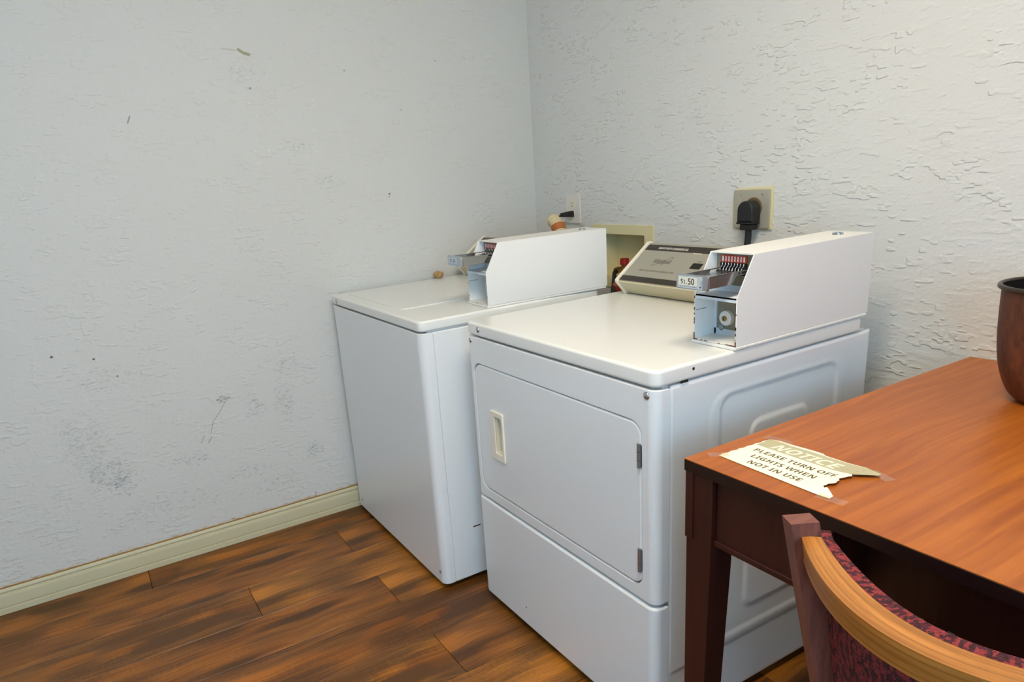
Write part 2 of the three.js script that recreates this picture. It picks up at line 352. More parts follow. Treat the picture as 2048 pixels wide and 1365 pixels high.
// ------------------------------------------------------------------ shared appliance pieces
function screwGeo(x, y, z, r = 0.008) {              // dome head facing +z
  const g = new THREE.SphereGeometry(r, 18, 8, 0, Math.PI * 2, 0, Math.PI / 2); g.scale(1, 0.55, 1); g.rotateX(Math.PI / 2); g.translate(x, y, z); return g;
}
function planPanel(x0, x1, zf, r, wrap) {            // front panel seen from above, wraps round both corners
  const s = new THREE.Shape();
  s.moveTo(x0, -(zf - wrap)); s.lineTo(x0, -(zf - r)); s.absarc(x0 + r, -(zf - r), r, Math.PI, Math.PI * 1.5, false);
  s.lineTo(x1 - r, -zf); s.absarc(x1 - r, -(zf - r), r, -Math.PI / 2, 0, false); s.lineTo(x1, -(zf - wrap)); s.closePath(); return s;
}
function planLid(x0, x1, z0, z1, r) { return rrect(x0, -z1, x1, -z0, r); }
// sloped console with end caps; returns group children under the machine
function consoleOn(t, x0, x1, dz, y0, faceTex) {
  const P = ([z, y]) => [z + dz, y - 0.914 + y0];
  const cap = [[0.222, 0.9145], [0.346, 0.9145], [0.352, 0.922], [0.3835, 0.957], [0.3835, 0.965], [0.246, 1.066], [0.234, 1.066], [0.222, 1.058]].map(P);
  const body = [[0.228, 0.917], [0.338, 0.917], [0.374, 0.9545], [0.374, 0.961], [0.237, 1.061], [0.228, 1.056]].map(P);
  const c = part('console', side(body, x0 + 0.011, x1 - 0.011), creamDark, t);
  part('end_cap', side(cap, x0, x0 + 0.011, 0.003), capCream, c, 'cream plastic console end cap');
  part('end_cap', side(cap, x1 - 0.011, x1, 0.003), capCream, c);
  const a = P([0.2385, 1.0605]), b = P([0.3735, 0.9625]), len = Math.hypot(a[0] - b[0], a[1] - b[1]), ang = Math.atan2(a[1] - b[1], b[0] - a[0]);
  const f = new THREE.BoxGeometry(x1 - x0 - 0.024, len, 0.0016); f.rotateX(-(Math.PI / 2 - ang));
  f.translate((x0 + x1) / 2, (a[1] + b[1]) / 2 + 0.0012, (a[0] + b[0]) / 2 + 0.0012);
  part('face_plate', f, M({ map: faceTex, roughness: 0.4, metalness: 0.15 }), c, 'silver grey printed face plate with dark bands');
  part('nose_strip', box(x0 + 0.0115, x1 - 0.0115, y0 + 0.0415, y0 + 0.0465, 0.372 + dz, 0.3775 + dz, 0.002), creamDark, c);
  return c;
}
const dryerFace = canvasTex(1536, 460, (g, w, h) => {
  const W = 0.568, X = (x) => (x - 0.964) / W * w;
  g.fillStyle = '#a8a494'; g.fillRect(0, 0, w, h);
  for (let i = 0; i < 900; i++) { g.fillStyle = `rgba(${rnd() < 0.5 ? '255,255,250' : '90,84,70'},0.06)`; g.fillRect(rnd() * w, rnd() * h, rr(20, 160), 1); }
  g.fillStyle = '#3b352d'; g.fillRect(0, h * 0.045, w, h * 0.15); g.fillRect(0, h * 0.875, w, h * 0.125);
  g.fillStyle = '#f2ede2'; g.font = 'bold 34px sans-serif'; g.textBaseline = 'middle';
  g.fillText('HEAVY DUTY COMMERCIAL', X(1.016), h * 0.125, X(1.139) - X(1.016));
  g.fillStyle = '#e8e2d4'; g.beginPath(); g.moveTo(X(1.165), h * 0.195); g.lineTo(X(1.20), h * 0.195); g.lineTo(X(1.197), h * 0.215); g.lineTo(X(1.166), h * 0.21); g.fill();
  g.fillStyle = '#332f27'; g.font = 'italic bold 62px serif'; g.fillText('Whirlpool', X(1.04), h * 0.46, 190);
  g.strokeStyle = '#4a453a'; g.lineWidth = 4; g.beginPath(); g.moveTo(X(1.04), h * 0.56); g.bezierCurveTo(X(1.05), h * 0.60, X(1.075), h * 0.50, X(1.095), h * 0.36); g.bezierCurveTo(X(1.105), h * 0.30, X(1.112), h * 0.36, X(1.10), h * 0.44); g.stroke();
  g.fillStyle = '#4a4436'; g.font = 'bold 24px sans-serif'; g.fillText('SINGLE LOAD COIN OPERATED COMMERCIAL DRYER', X(1.012), h * 0.71, X(1.155) - X(1.012));
  g.fillStyle = '#1f1c18'; g.beginPath(); g.roundRect ? g.roundRect(X(1.196), h * 0.43, X(1.234) - X(1.196), h * 0.14, 10) : g.rect(X(1.196), h * 0.43, X(1.234) - X(1.196), h * 0.14); g.fill();
  g.fillStyle = '#5a5446'; g.font = 'bold 18px sans-serif'; g.fillText('START', X(1.205), h * 0.39, 50);
});
const washerFace = canvasTex(512, 160, (g, w, h) => { g.fillStyle = '#a8a494'; g.fillRect(0, 0, w, h); g.fillStyle = '#3b352d'; g.fillRect(0, h * 0.045, w, h * 0.15); g.fillRect(0, h * 0.875, w, h * 0.125); });

// ------------------------------------------------------------------ dryer
{
  const x0 = 0.9054, x1 = 1.6655, zf = 0.9057, zb = 0.222, H = 0.914, cx = (x0 + x1) / 2;
  const t = thing('clothes_dryer', 'white front-loading dryer with a hinged door, standing nearest the wooden table', 'dryer', [cx, 0, 0.56]);
  part('lid', plan(planLid(x0, x1, zb, zf, 0.022), 0.8775, H, 0.007, 3), enamelTop, t, 'glossy off-white top panel');
  part('body', box(x0 + 0.012, x1 - 0.012, 0.03, 0.8772, zb - 0.02, zf - 0.03), enamel, t);
  const wrap = 0.04, rad = 0.022;
  let up = plan(planPanel(x0, x1, zf, rad, wrap), 0.372, 0.8725, 0.003, 2);
  up = cut(up, front(rrect(0.935, 0.402, 1.627, 0.7975, 0.034), zf - 0.028, zf + 0.02));
  part('front_panel', up, enamel, t);
  part('door_recess', front(rrect(0.930, 0.398, 1.632, 0.802, 0.03), zf - 0.0302, zf - 0.0285), enamel, t);
  const ds = rrect(0.9385, 0.4055, 1.6235, 0.794, 0.031); ds.holes.push(rrect(1.030, 0.538, 1.0735, 0.658, 0.004, THREE.Path));
  const door = part('door', front(ds, zf - 0.024, zf - 0.001, 0.005, 3), enamel, t, 'white rectangular dryer door with rounded corners');
  const hs = rrect(1.0135, 0.521, 1.0805, 0.670, 0.005); hs.holes.push(rrect(1.035, 0.543, 1.071, 0.654, 0.004, THREE.Path));
  const hnd = part('handle', front(hs, zf - 0.0012, zf + 0.0045, 0.0018), capCream, door, 'cream recessed pull handle');
  const pocket = merge(box(1.031, 1.035, 0.539, 0.657, zf - 0.022, zf - 0.0015), box(1.069, 1.0728, 0.539, 0.657, zf - 0.022, zf - 0.0015), box(1.031, 1.0728, 0.539, 0.543, zf - 0.022, zf - 0.0015), box(1.031, 1.0728, 0.653, 0.657, zf - 0.022, zf - 0.0015), box(1.031, 1.0728, 0.539, 0.657, zf - 0.0235, zf - 0.021));
  part('handle_pocket', pocket, cream, door);
  part('latch', merge(cyl([1.063, 0.555, zf - 0.0208], [1.063, 0.555, zf - 0.012], 0.0055), box(1.052, 1.066, 0.5435, 0.549, zf - 0.0205, zf - 0.013)), M({ color: 0x7a5c3c, roughness: 0.7 }), door, 'worn brown latch button inside the handle');
  for (const [a, b] of [[0.693, 0.749], [0.441, 0.5]]) {
    const k = []; const n = 3, s = (b - a) / n;
    for (let i = 0; i < n; i++) k.push(cyl([1.6185, a + i * s + 0.0006, zf + 0.0005], [1.6185, a + (i + 1) * s - 0.0006, zf + 0.0005], 0.0045));
    k.push(box(1.6135, 1.6185, a + 0.004, b - 0.004, zf - 0.0035, zf + 0.0005), box(1.6185, 1.6245, a + 0.004, b - 0.004, zf - 0.006, zf + 0.0005));
    part('hinge', merge(k), steel, t, 'steel door hinge');
  }
  for (const x of [1.094, 1.486]) part('door_bumper', box(x - 0.008, x + 0.008, 0.7935, 0.7985, zf - 0.022, zf - 0.006), black, t);
  part('lower_panel', plan(planPanel(x0, x1, zf + 0.002, rad, wrap + 0.002), 0.022, 0.364, 0.007, 3), enamel, t, 'plain white lower service panel');
  // embossed side panel facing the table
  {
    const nz = 150, ny = 170, za = 0.190, zc = 0.862, ya = 0.024, yb = 0.8752, g = new THREE.PlaneGeometry(1, 1, nz, ny), p = g.attributes.position;
    const sd = (z, y, a, b, c, d, r) => { const qx = Math.abs(z - (a + b) / 2) - (b - a) / 2 + r, qy = Math.abs(y - (c + d) / 2) - (d - c) / 2 + r; return Math.min(Math.max(qx, qy), 0) + Math.hypot(Math.max(qx, 0), Math.max(qy, 0)) - r; };
    for (let i = 0; i < p.count; i++) {
      const z = zc - (p.getX(i) + 0.5) * (zc - za), y = ya + (p.getY(i) + 0.5) * (yb - ya);
      let h = 0;
      h -= 0.0026 * (1 - sstep(-0.005, 0.007, sd(z, y, 0.312, 0.712, 0.20, 0.818, 0.035)));
      h += 0.0034 * (1 - sstep(-0.005, 0.007, sd(z, y, 0.415, 0.612, 0.255, 0.736, 0.03)));
      h += 0.0011 * (1 - sstep(-0.006, 0.006, sd(z, y, 0.283, 0.744, 0.18, 0.828, 0.05)));
      h -= 0.002 * (1 - sstep(-0.004, 0.004, sd(z, y, 0.1, 0.9, -0.5, 0.172, 0.01)));
      const e = Math.min(z - za, zc - z, y - ya, yb - y); h -= 0.0025 * Math.max(0, 1 - e / 0.005) ** 2;
      p.setXYZ(i, x1 - 0.002 + h, y, z);
    }
    g.computeVertexNormals();
    const skin = box(x1 - 0.011, x1 - 0.0098, ya, yb, za, zc);
    part('side_panel', merge(g, skin, box(x1 - 0.011, x1 - 0.006, ya, yb, za, za + 0.004)), enamel, t, 'white steel side panel with embossed rectangles');
  }
  part('side_panel', box(x0 + 0.001, x0 + 0.0118, 0.024, 0.8715, 0.19, 0.862, 0.003), enamel, t);
  const scr = (x, y, z) => part('screw', merge(screwGeo(x, y, z), cyl([x, y, z - 0.004], [x, y, z + 0.0008], 0.0088)), chrome, t, 'chrome screw head');
  scr(0.974, 0.8965, zf - 0.0005); scr(0.9265, 0.859, zf - 0.001); scr(1.640, 0.859, zf - 0.0005);
  part('screw_hole', cyl([x1 - 0.001, 0.9, 0.80], [x1 + 0.0002, 0.9, 0.80], 0.0035, 0.0035, 12), black, t);
  part('paint_chip', cyl([1.143, 0.084, zf + 0.0015], [1.143, 0.084, zf + 0.0023], 0.0025, 0.0025, 8), rust, t);
  part('paint_chip', (() => { const g = box(x1 - 0.0003, x1 + 0.0003, 0.8755, 0.881, 0.815, 0.836); return g; })(), black, t);
  for (const [x, z] of [[0.95, 0.25], [1.62, 0.25], [0.95, 0.85], [1.62, 0.85]]) part('foot', merge(cyl([x, 0, z], [x, 0.012, z], 0.02, 0.017), cyl([x, 0.012, z], [x, 0.0302, z], 0.007)), blackRubber, t);
  consoleOn(t, 0.953, 1.543, 0, H, dryerFace);
}

// ------------------------------------------------------------------ washer
{
  const x0 = 0.0264, x1 = 0.8089, zf = 1.0083, zb = 0.32, H = 0.9124;
  const t = thing('washing_machine', 'white top-loading washer standing in the corner against the left wall', 'washer', [(x0 + x1) / 2, 0, 0.66]);
  part('top_panel', plan(planLid(x0, x1, zb, zf, 0.022), 0.8795, H, 0.007, 3), enamelTop, t);
  part('lid', front(rrect(0, 0, 0.5, 0.42, 0.012), 0, 0.0035, 0.0015).rotateX(-Math.PI / 2).translate(0.075, H - 0.0005, 0.955), enamelTop, t, 'flat loading lid in the top');
  part('body', box(x0 + 0.012, x1 - 0.012, 0.03, 0.8792, zb - 0.01, zf - 0.03), enamel, t);
  part('front_panel', plan(planPanel(x0, x1, zf, 0.026, 0.042), 0.020, 0.8745, 0.003, 2), enamel, t);
  part('side_panel', box(x1 - 0.0118, x1 - 0.0008, 0.020, 0.874, zb - 0.01, 0.9645, 0.003), enamel, t);
  part('side_panel', box(x0 + 0.0008, x0 + 0.0118, 0.020, 0.874, zb - 0.01, 0.9645, 0.003), enamel, t);
  part('screw', merge(screwGeo(0.089, 0.8945, zf - 0.0005), cyl([0.089, 0.8945, zf - 0.004], [0.089, 0.8945, zf + 0.0008], 0.0088)), chrome, t, 'chrome screw head');
  for (const [x, y] of [[0.080, 0.055], [0.783, 0.062]]) part('screw', screwGeo(x, y, zf - 0.0005, 0.0065), steel, t, 'dark screw head');
  const wear = []; for (let i = 0; i < 14; i++) { const u = i / 13; wear.push(cyl([0.362 + u * 0.075, H + 0.0001, 0.947 - u * 0.012 + (rnd() - 0.5) * 0.006], [0.362 + u * 0.075, H + 0.0005, 0.947 - u * 0.012], rr(0.0006, 0.003), 0.0005, 7)); }
  part('paint_chips', merge(wear), M({ color: 0x5a5148, roughness: 0.9 }), t, 'small worn marks near the front of the top');
  part('scratch', box(x1 - 0.001, x1 - 0.0004, 0.196, 0.2005, 0.856, 0.884), rust, t, 'short brown scratch on the side');
  for (const [x, z] of [[0.07, 0.36], [0.76, 0.36], [0.07, 0.95], [0.76, 0.95]]) part('foot', merge(cyl([x, 0, z], [x, 0.012, z], 0.02, 0.017), cyl([x, 0.012, z], [x, 0.0302, z], 0.007)), blackRubber, t);
  consoleOn(t, 0.056, 0.64, 0.078, H, washerFace);
}

// ------------------------------------------------------------------ coin meters (origin: front right bottom corner)
function coinMeter(label, pos, turn, w, priceTex, worn) {
  const t = thing('coin_meter', label, 'coin meter', pos, turn, 'coin meters on the machine tops');
  const D = 0.462, th = 0.0028, yb = 0.0075, yl = 0.111, yt = 0.198, sl = 0.048;
  mesh('base_plate', box(-w - 0.003, 0.0025, 0.0005, 0.0068, -D + 0.006, 0.004, 0.0015, 1), meterPaint, t);
  const prof = [[0, yb], [0, yl], [-sl, yt], [-D, yt], [-D, yb]];
  const c = mesh('case', merge(side(prof, -th, 0, 0.0008), side(prof, -w, -w + th, 0.0008),
    box(-w + th, -th, yt - th, yt, -D, -sl - 0.001), box(-w + th, -th, yb, yt - th, -D, -D + th), box(-w + th, -th, yb, yb + th, -D + th, -0.0005)), meterPaint, t, 'white steel case with a slanted front opening');
  const zb = -0.066;
  mesh('coin_plate', box(-w + th, -th, yl + 0.006, yt - th, zb - 0.003, zb), greyMetal, c, 'grey metal coin plate');
  mesh('shelf', merge(box(-w + th, -th, yl - 0.004, yl - 0.001, zb, -0.0015), box(-w + th, -th, yl - 0.010, yl - 0.001, -0.004, -0.0015), box(-w + th, -th, yl - 0.001, yl + 0.013, zb, zb + 0.003)), innerPaint, c);
  mesh('vault_door', box(-w + th + 0.004, -th - 0.004, yb + 0.014, yl - 0.006, zb - 0.003, zb), greyMetal, c, 'dirty grey coin vault door');
  mesh('vault_frame', merge(box(-w + th, -w + th + 0.005, yb + th, yl - 0.005, zb, zb + 0.003), box(-th - 0.005, -th, yb + th, yl - 0.005, zb, zb + 0.003), box(-w + th, -th, yb + th, yb + 0.016, zb, zb + 0.003)), innerPaint, c);
  const lx = -w + 0.038, ly = 0.05;
  const lock = mesh('vault_lock', merge(cyl([lx, ly, zb], [lx, ly, zb + 0.009], 0.0175, 0.0165, 28), cyl([lx, ly, zb + 0.009], [lx, ly, zb + 0.0115], 0.0155, 0.0105, 28)), whitePlastic, t, 'white round vault lock');
  mesh('key_cylinder', cyl([lx, ly, zb + 0.0105], [lx, ly, zb + 0.014], 0.0066, 0.0062, 20), brass, lock);
  mesh('keyhole', box(lx - 0.0011, lx + 0.0011, ly - 0.004, ly + 0.004, zb + 0.0125, zb + 0.0144), black, lock);
  mesh('bolt', merge(screwGeo(lx - 0.016, 0.026, zb + 0.002, 0.0065), cyl([lx - 0.016, 0.026, zb], [lx - 0.016, 0.026, zb + 0.003], 0.0068)), steel, t, 'small steel bolt under the lock');
  // red coin slot plate
  const sx0 = -w + 0.016, sx1 = -0.031, sy0 = 0.1735, sy1 = 0.1895;
  const red = mesh('slot_plate', front(rrect(sx0, sy0, sx1, sy1, 0.005), zb, zb + 0.003, 0.0008), redPlastic, t, 'red plate with a row of white coin markers');
  const n = 8;
  for (let i = 0; i < n; i++) {
    const x = sx0 + 0.0065 + (sx1 - sx0 - 0.013) * i / (n - 1), wide = i === 0 || i === n - 1 ? 0.0017 : 0.0012;
    mesh('coin_marker', front(rrect(x - wide, sy0 + 0.0022, x + wide, sy1 - 0.0022, wide * 0.98), zb + 0.0028, zb + 0.0038), whitePlastic, red);
  }
  const hold = mesh('slot_holder', merge(box(sx0, sx1, 0.156, 0.1732, zb, zb + 0.0045), box(sx0 - 0.004, sx1 + 0.006, 0.149, 0.157, zb, zb + 0.012)), black, t);
  for (let i = 0; i < n; i++) {
    const x = sx0 + 0.0065 + (sx1 - sx0 - 0.013) * i / (n - 1);
    mesh('slot_spring', tube([[x + 0.0012, 0.173, zb + 0.0055], [x + 0.0022, 0.168, zb + 0.0075], [x - 0.0012, 0.163, zb + 0.0085], [x - 0.0004, 0.157, zb + 0.0115]], 0.0010, 10, 5), chrome, hold);
  }
  // pulled-out coin slide
  const ax = -w + 0.022, bx = -0.0185, zE = 0.066, y0 = 0.1375, y1 = 0.1625;
  const sideProf = [[zE, y0], [zE, y1], [-0.022, y1], [-0.002, y0]];
  const slide = mesh('coin_slide', merge(side([[zE, y0 + 0.001], [zE, y1], [-0.024, y1], [-0.004, y0 + 0.001]], bx - 0.002, bx), side([[zE, y0 + 0.001], [zE, y1], [-0.024, y1], [-0.004, y0 + 0.001]], ax, ax + 0.002),
    box(ax + 0.002, bx - 0.002, y1 - 0.008, y1 - 0.006, zb + 0.012, zE - 0.001), box(ax, ax + 0.003, y1 - 0.0005, y1 + 0.0015, zb + 0.012, zE), box(bx - 0.003, bx, y1 - 0.0005, y1 + 0.0015, zb + 0.012, zE)), chrome, t, 'chrome coin slide pulled out');
  for (let i = 0; i < n; i++) { const x = ax + 0.009 + (bx - ax - 0.018) * i / (n - 1); mesh('coin_slot', box(x - 0.0014, x + 0.0014, y1 - 0.0062, y1 - 0.0055, zb + 0.016, zb + 0.034), black, slide); }
  mesh('slide_end', front(rrect(ax - 0.004, y0 - 0.003, bx + 0.004, y1 + 0.004, 0.004), zE, zE + 0.0085, 0.002), chrome, slide, 'thick chrome end of the slide');
  mesh('price_sticker', box(ax + 0.001, bx - 0.008, y0 + 0.001, y1 + 0.002, zE + 0.0085, zE + 0.0091), M({ map: priceTex, roughness: 0.5 }), slide, 'price sticker on the slide end');
  // chips of bare rusty metal along the case edges
  const chips = [];
  const chip = (x, y, z, a, b, d) => chips.push(box(x - a / 2, x + a / 2, y - b / 2, y + b / 2, z - d / 2, z + d / 2));
  for (let i = 0; i < worn; i++) {
    const y = rr(yb + 0.004, yl - 0.004); chip(-w + th / 2, y, 0, th * 0.8, rr(0.001, 0.007), 0.0009);
    chip(-th / 2, rr(yb, yl), 0, th * 0.8, rr(0.001, 0.006), 0.0009);
    chip(rr(-w + 0.005, -0.005), yb + th / 2, -0.0004, rr(0.002, 0.010), th * 0.5, 0.0009);
  }
  if (worn > 3) { chip(-w + th / 2, yb + 0.008, 0, th * 0.9, 0.016, 0.001); chip(-w + 0.006, yb + th / 2, -0.0003, 0.012, th * 0.7, 0.001); chip(-th / 2, yb + 0.005, 0, th * 0.9, 0.012, 0.001); chip(-0.008, yb + th / 2, -0.0003, 0.014, th * 0.7, 0.001); }
  if (chips.length) mesh('rust_chips', merge(chips), rust, c, 'brown rust where the paint has chipped').userData.kind = 'stuff';
  mesh('scratch', box(-w + th - 0.0002, -w + th + 0.0004, 0.073, 0.0745, -0.036, -0.004), M({ color: 0x77797a, roughness: 0.8 }), c);
  const tl = mesh('service_lock', merge(cyl([-0.050, yt - 0.0005, -D + 0.062], [-0.050, yt + 0.004, -D + 0.062], 0.0125, 0.0115, 24)), chrome, t, 'chrome service lock on the case top');
  mesh('key_cylinder', cyl([-0.050, yt + 0.0035, -D + 0.062], [-0.050, yt + 0.0052, -D + 0.062], 0.006, 0.0055, 16), steel, tl);
  return t;
}
const priceDryer = canvasTex(512, 176, (g, w, h) => {
  g.fillStyle = '#b9c2c8'; g.fillRect(0, 0, w, h); g.fillStyle = '#dcdccc'; g.fillRect(20, 14, w - 120, h - 50); g.strokeStyle = '#8f9488'; g.lineWidth = 4; g.strokeRect(20, 14, w - 120, h - 50);
  g.fillStyle = '#1b1b18'; g.textBaseline = 'middle'; g.font = 'bold 124px sans-serif'; g.fillText('50', 214, 80);
  g.font = 'bold 100px sans-serif'; g.fillText('$1.', 60, 84, 150); g.fillStyle = '#dcdccc'; g.fillRect(134, 36, 46, 30); g.fillRect(54, 96, 40, 12);
  g.fillStyle = '#20242a'; for (let i = 0; i < 16; i++) g.fillRect(24 + i * 24, h - 26 + rnd() * 4, rr(8, 20), rr(4, 10)); g.fillRect(w - 60, h - 34, 44, 14); g.fillRect(w - 26, 60, 10, 90);
});
const priceWasher = canvasTex(512, 176, (g, w, h) => {
  g.fillStyle = '#a9b4be'; g.fillRect(0, 0, w, h); g.fillStyle = '#c2cbd0'; g.fillRect(20, 14, w - 120, h - 50); g.fillStyle = '#2b3036'; g.textBaseline = 'middle';
  g.font = 'bold 96px sans-serif'; g.fillText('$1.50', 90, 86, 260); g.fillStyle = '#c2cbd0'; for (let i = 0; i < 22; i++) g.fillRect(90 + rnd() * 260, 40 + rnd() * 90, rr(8, 40), rr(4, 14));
});
coinMeter('white coin meter with a $1.50 sticker and rusty chipped edges, on the dryer', [1.6655, 0.914, 0.676], 0, 0.116, priceDryer, 7);
coinMeter('white coin meter with a worn price sticker, on the washer', [0.793, 0.9124, 0.757], -0.05, 0.128, priceWasher, 2);

// ------------------------------------------------------------------ wall fittings
{ // duplex outlet with a black plug
  const t = thing('wall_outlet', 'ivory double wall outlet above the washer near the corner', 'outlet', [0.2735, 1.146, 0]);
  part('cover_plate', front(rrect(0.226, 1.087, 0.321, 1.204, 0.004), 0.0004, 0.0075, 0.0025), bone, t);
  for (const y of [1.1645, 1.1265]) {
    const r = part('receptacle', merge(front(rrect(0.258, y - 0.014, 0.288, y + 0.014, 0.011), 0.007, 0.0092, 0.0008)), cream, t);
    if (y > 1.15) { part('slot', box(0.2655, 0.2675, y + 0.001, y + 0.010, 0.009, 0.0096), black, r); part('slot', box(0.279, 0.281, y + 0.001, y + 0.009, 0.009, 0.0096), black, r); part('ground_hole', cyl([0.273, y - 0.0065, 0.009], [0.273, y - 0.0065, 0.0096], 0.0026, 0.0026, 12), black, r); }
  }
  const p = thing('power_plug', 'small black plug in the ivory wall outlet', 'plug', [0.272, 1.1265, 0.009]);
  const pg = front(rrect(-0.013, -0.0125, 0.013, 0.0125, 0.005), 0.0006, 0.058, 0.002); const pp = pg.attributes.position;
  for (let i = 0; i < pp.count; i++) { const k = 1 - 0.35 * sstep(0.005, 0.058, pp.getZ(i)); pp.setX(i, pp.getX(i) * k); pp.setY(i, pp.getY(i) * k); } pg.computeVertexNormals();
  mesh('plug_body', pg, blackRubber, p);
  mesh('cord', tube([[0, 0, 0.055], [-0.001, -0.002, 0.064], [-0.006, -0.014, 0.070], [-0.024, -0.05, 0.066], [-0.05, -0.15, 0.06], [-0.09, -0.5, 0.055]], 0.0035, 50, 8), blackRubber, p);
}
{ // corrugated hose behind the washer meter
  const t = thing('drain_hose', 'beige ribbed hose with an orange collar behind the washer coin meter', 'hose', [0.34, 0, 0.16]);
  const cv = new THREE.CatmullRomCurve3([[0.288, 1.114, 0.122], [0.310, 1.104, 0.126], [0.343, 1.083, 0.134], [0.363, 1.05, 0.14], [0.362, 0.98, 0.145], [0.34, 0.80, 0.15], [0.34, 0.40, 0.16], [0.34, 0.08, 0.17], [0.35, 0.027, 0.19], [0.38, 0.027, 0.24]].map((p) => new THREE.Vector3(...p)));
  const N = 420, K = 18, g = new THREE.TubeGeometry(cv, N, 0.023, K), p = g.attributes.position;
  for (let i = 0; i <= N; i++) { const c = cv.getPointAt(i / N), k = 1 + 0.2 * Math.sin(i * 0.9); for (let j = 0; j <= K; j++) { const q = i * (K + 1) + j; p.setXYZ(q, c.x + (p.getX(q) - c.x) * k, c.y + (p.getY(q) - c.y) * k, c.z + (p.getZ(q) - c.z) * k); } }
  g.computeVertexNormals();
  part('ribbed_tube', g, M({ color: 0xd9c79a, roughness: 0.6 }), t);
  part('collar', cyl([0.337, 1.090, 0.133], [0.353, 1.071, 0.138], 0.0295, 0.0245, 24), M({ color: 0xb8682c, roughness: 0.5 }), t, 'orange collar');
}
{ // recessed water hookup box
  const t = thing('hookup_box', 'cream recessed water hookup box in the wall between the machines', 'hookup box', [0.566, 0.84, 0]);
  const f = rrect(0.396, 0.842, 0.735, 1.087, 0.004); f.holes.push(rrect(0.443, 0.888, 0.687, 1.050, 0.003, THREE.Path));
  part('frame', front(f, 0.0005, 0.006, 0.0015), hookCream, t);
  part('liner', merge(box(0.428, 0.432, 0.876, 1.056, -0.09, 0.0005), box(0.6985, 0.7025, 0.876, 1.056, -0.09, 0.0005), box(0.428, 0.7025, 0.876, 0.880, -0.09, 0.0005), box(0.428, 0.7025, 1.052, 1.056, -0.09, 0.0005), box(0.428, 0.7025, 0.876, 1.056, -0.094, -0.09)), hookCream, t);
  part('valve_body', merge(cyl([0.53, 0.8805, -0.04], [0.53, 0.925, -0.04], 0.013), cyl([0.53, 0.912, -0.04], [0.53, 0.912, -0.012], 0.010)), brass, t);
  part('valve_handle', merge(cyl([0.53, 0.928, -0.04], [0.53, 0.952, -0.04], 0.0185, 0.017, 10), cyl([0.53, 0.92, -0.04], [0.53, 0.93, -0.04], 0.009)), redValve, t, 'red valve handle');
  part('supply_hose', tube([[0.53, 0.912, -0.010], [0.535, 0.905, 0.015], [0.56, 0.895, 0.04], [0.59, 0.87, 0.07], [0.60, 0.8, 0.09], [0.60, 0.6, 0.1], [0.61, 0.2, 0.12], [0.64, 0.0095, 0.14], [0.66, 0.0095, 0.18]], 0.0085, 90, 10), blackRubber, t, 'dark supply hose hanging from the valve');
  part('coupling', cyl([0.53, 0.912, -0.011], [0.5325, 0.909, 0.008], 0.0125, 0.0125, 10), brass, t);
}
{
  const b = thing('vent_hose', 'rust brown hose end beside the dryer console', 'hose', [0.735, 0, 0.16]);
  part('tube', tube([[0.74, 0.898, 0.185], [0.738, 0.885, 0.178], [0.732, 0.85, 0.168], [0.725, 0.75, 0.16], [0.725, 0.4, 0.16], [0.725, 0.06, 0.15], [0.735, 0.0148, 0.17], [0.75, 0.0148, 0.21]], 0.014, 90, 14), brownHose, b);
  part('end_nut', cyl([0.738, 0.886, 0.178], [0.742, 0.904, 0.187], 0.017, 0.016, 8), brownHose, b);
}
{ // dryer outlet, plug and cord
  const t = thing('dryer_outlet', 'square grey dryer outlet plate on the back wall', 'outlet', [1.156, 1.147, 0]);
  part('gasket', front(poly([[1.094, 1.086], [1.226, 1.084], [1.228, 1.150], [1.2265, 1.2115], [1.18, 1.210], [1.10, 1.208], [1.092, 1.206]]), 0.0004, 0.0065, 0.001), hookCream, t, 'yellowed rim behind the plate');
  part('cover_plate', front(rrect(1.090, 1.088, 1.222, 1.2035, 0.004), 0.0066, 0.0125, 0.002), plateMetal, t);
  part('receptacle', cyl([1.166, 1.150, 0.012], [1.166, 1.150, 0.016], 0.031, 0.029, 36), M({ color: 0x6a5236, roughness: 0.6 }), t, 'round brown receptacle face');
  for (const [x, y] of [[1.118, 1.188], [1.196, 1.190]]) part('screw', screwGeo(x, y, 0.0122, 0.0035), steel, t);
  const p = thing('dryer_plug', 'black right-angle dryer plug with a thick cord on the square outlet', 'plug', [1.168, 1.147, 0.016]);
  const s = new THREE.Shape(); s.moveTo(1.140, 1.111); s.lineTo(1.196, 1.111); s.lineTo(1.196, 1.145); s.absarc(1.168, 1.145, 0.028, 0, Math.PI); s.closePath();
  part('plug_body', front(s, 0.0165, 0.056, 0.005, 3, 14), blackRubber, p);
  part('strain_relief', merge(box(1.1385, 1.1975, 1.1045, 1.1105, 0.020, 0.056, 0.002), box(1.1475, 1.1935, 1.086, 1.1045, 0.024, 0.052, 0.004)), blackRubber, p);
  part('cord', tube([[1.171, 1.088, 0.038], [1.1705, 1.06, 0.038], [1.1675, 1.02, 0.04], [1.162, 0.95, 0.05], [1.15, 0.8, 0.08], [1.14, 0.55, 0.1]], 0.0098, 60, 12), blackRubber, p);
}
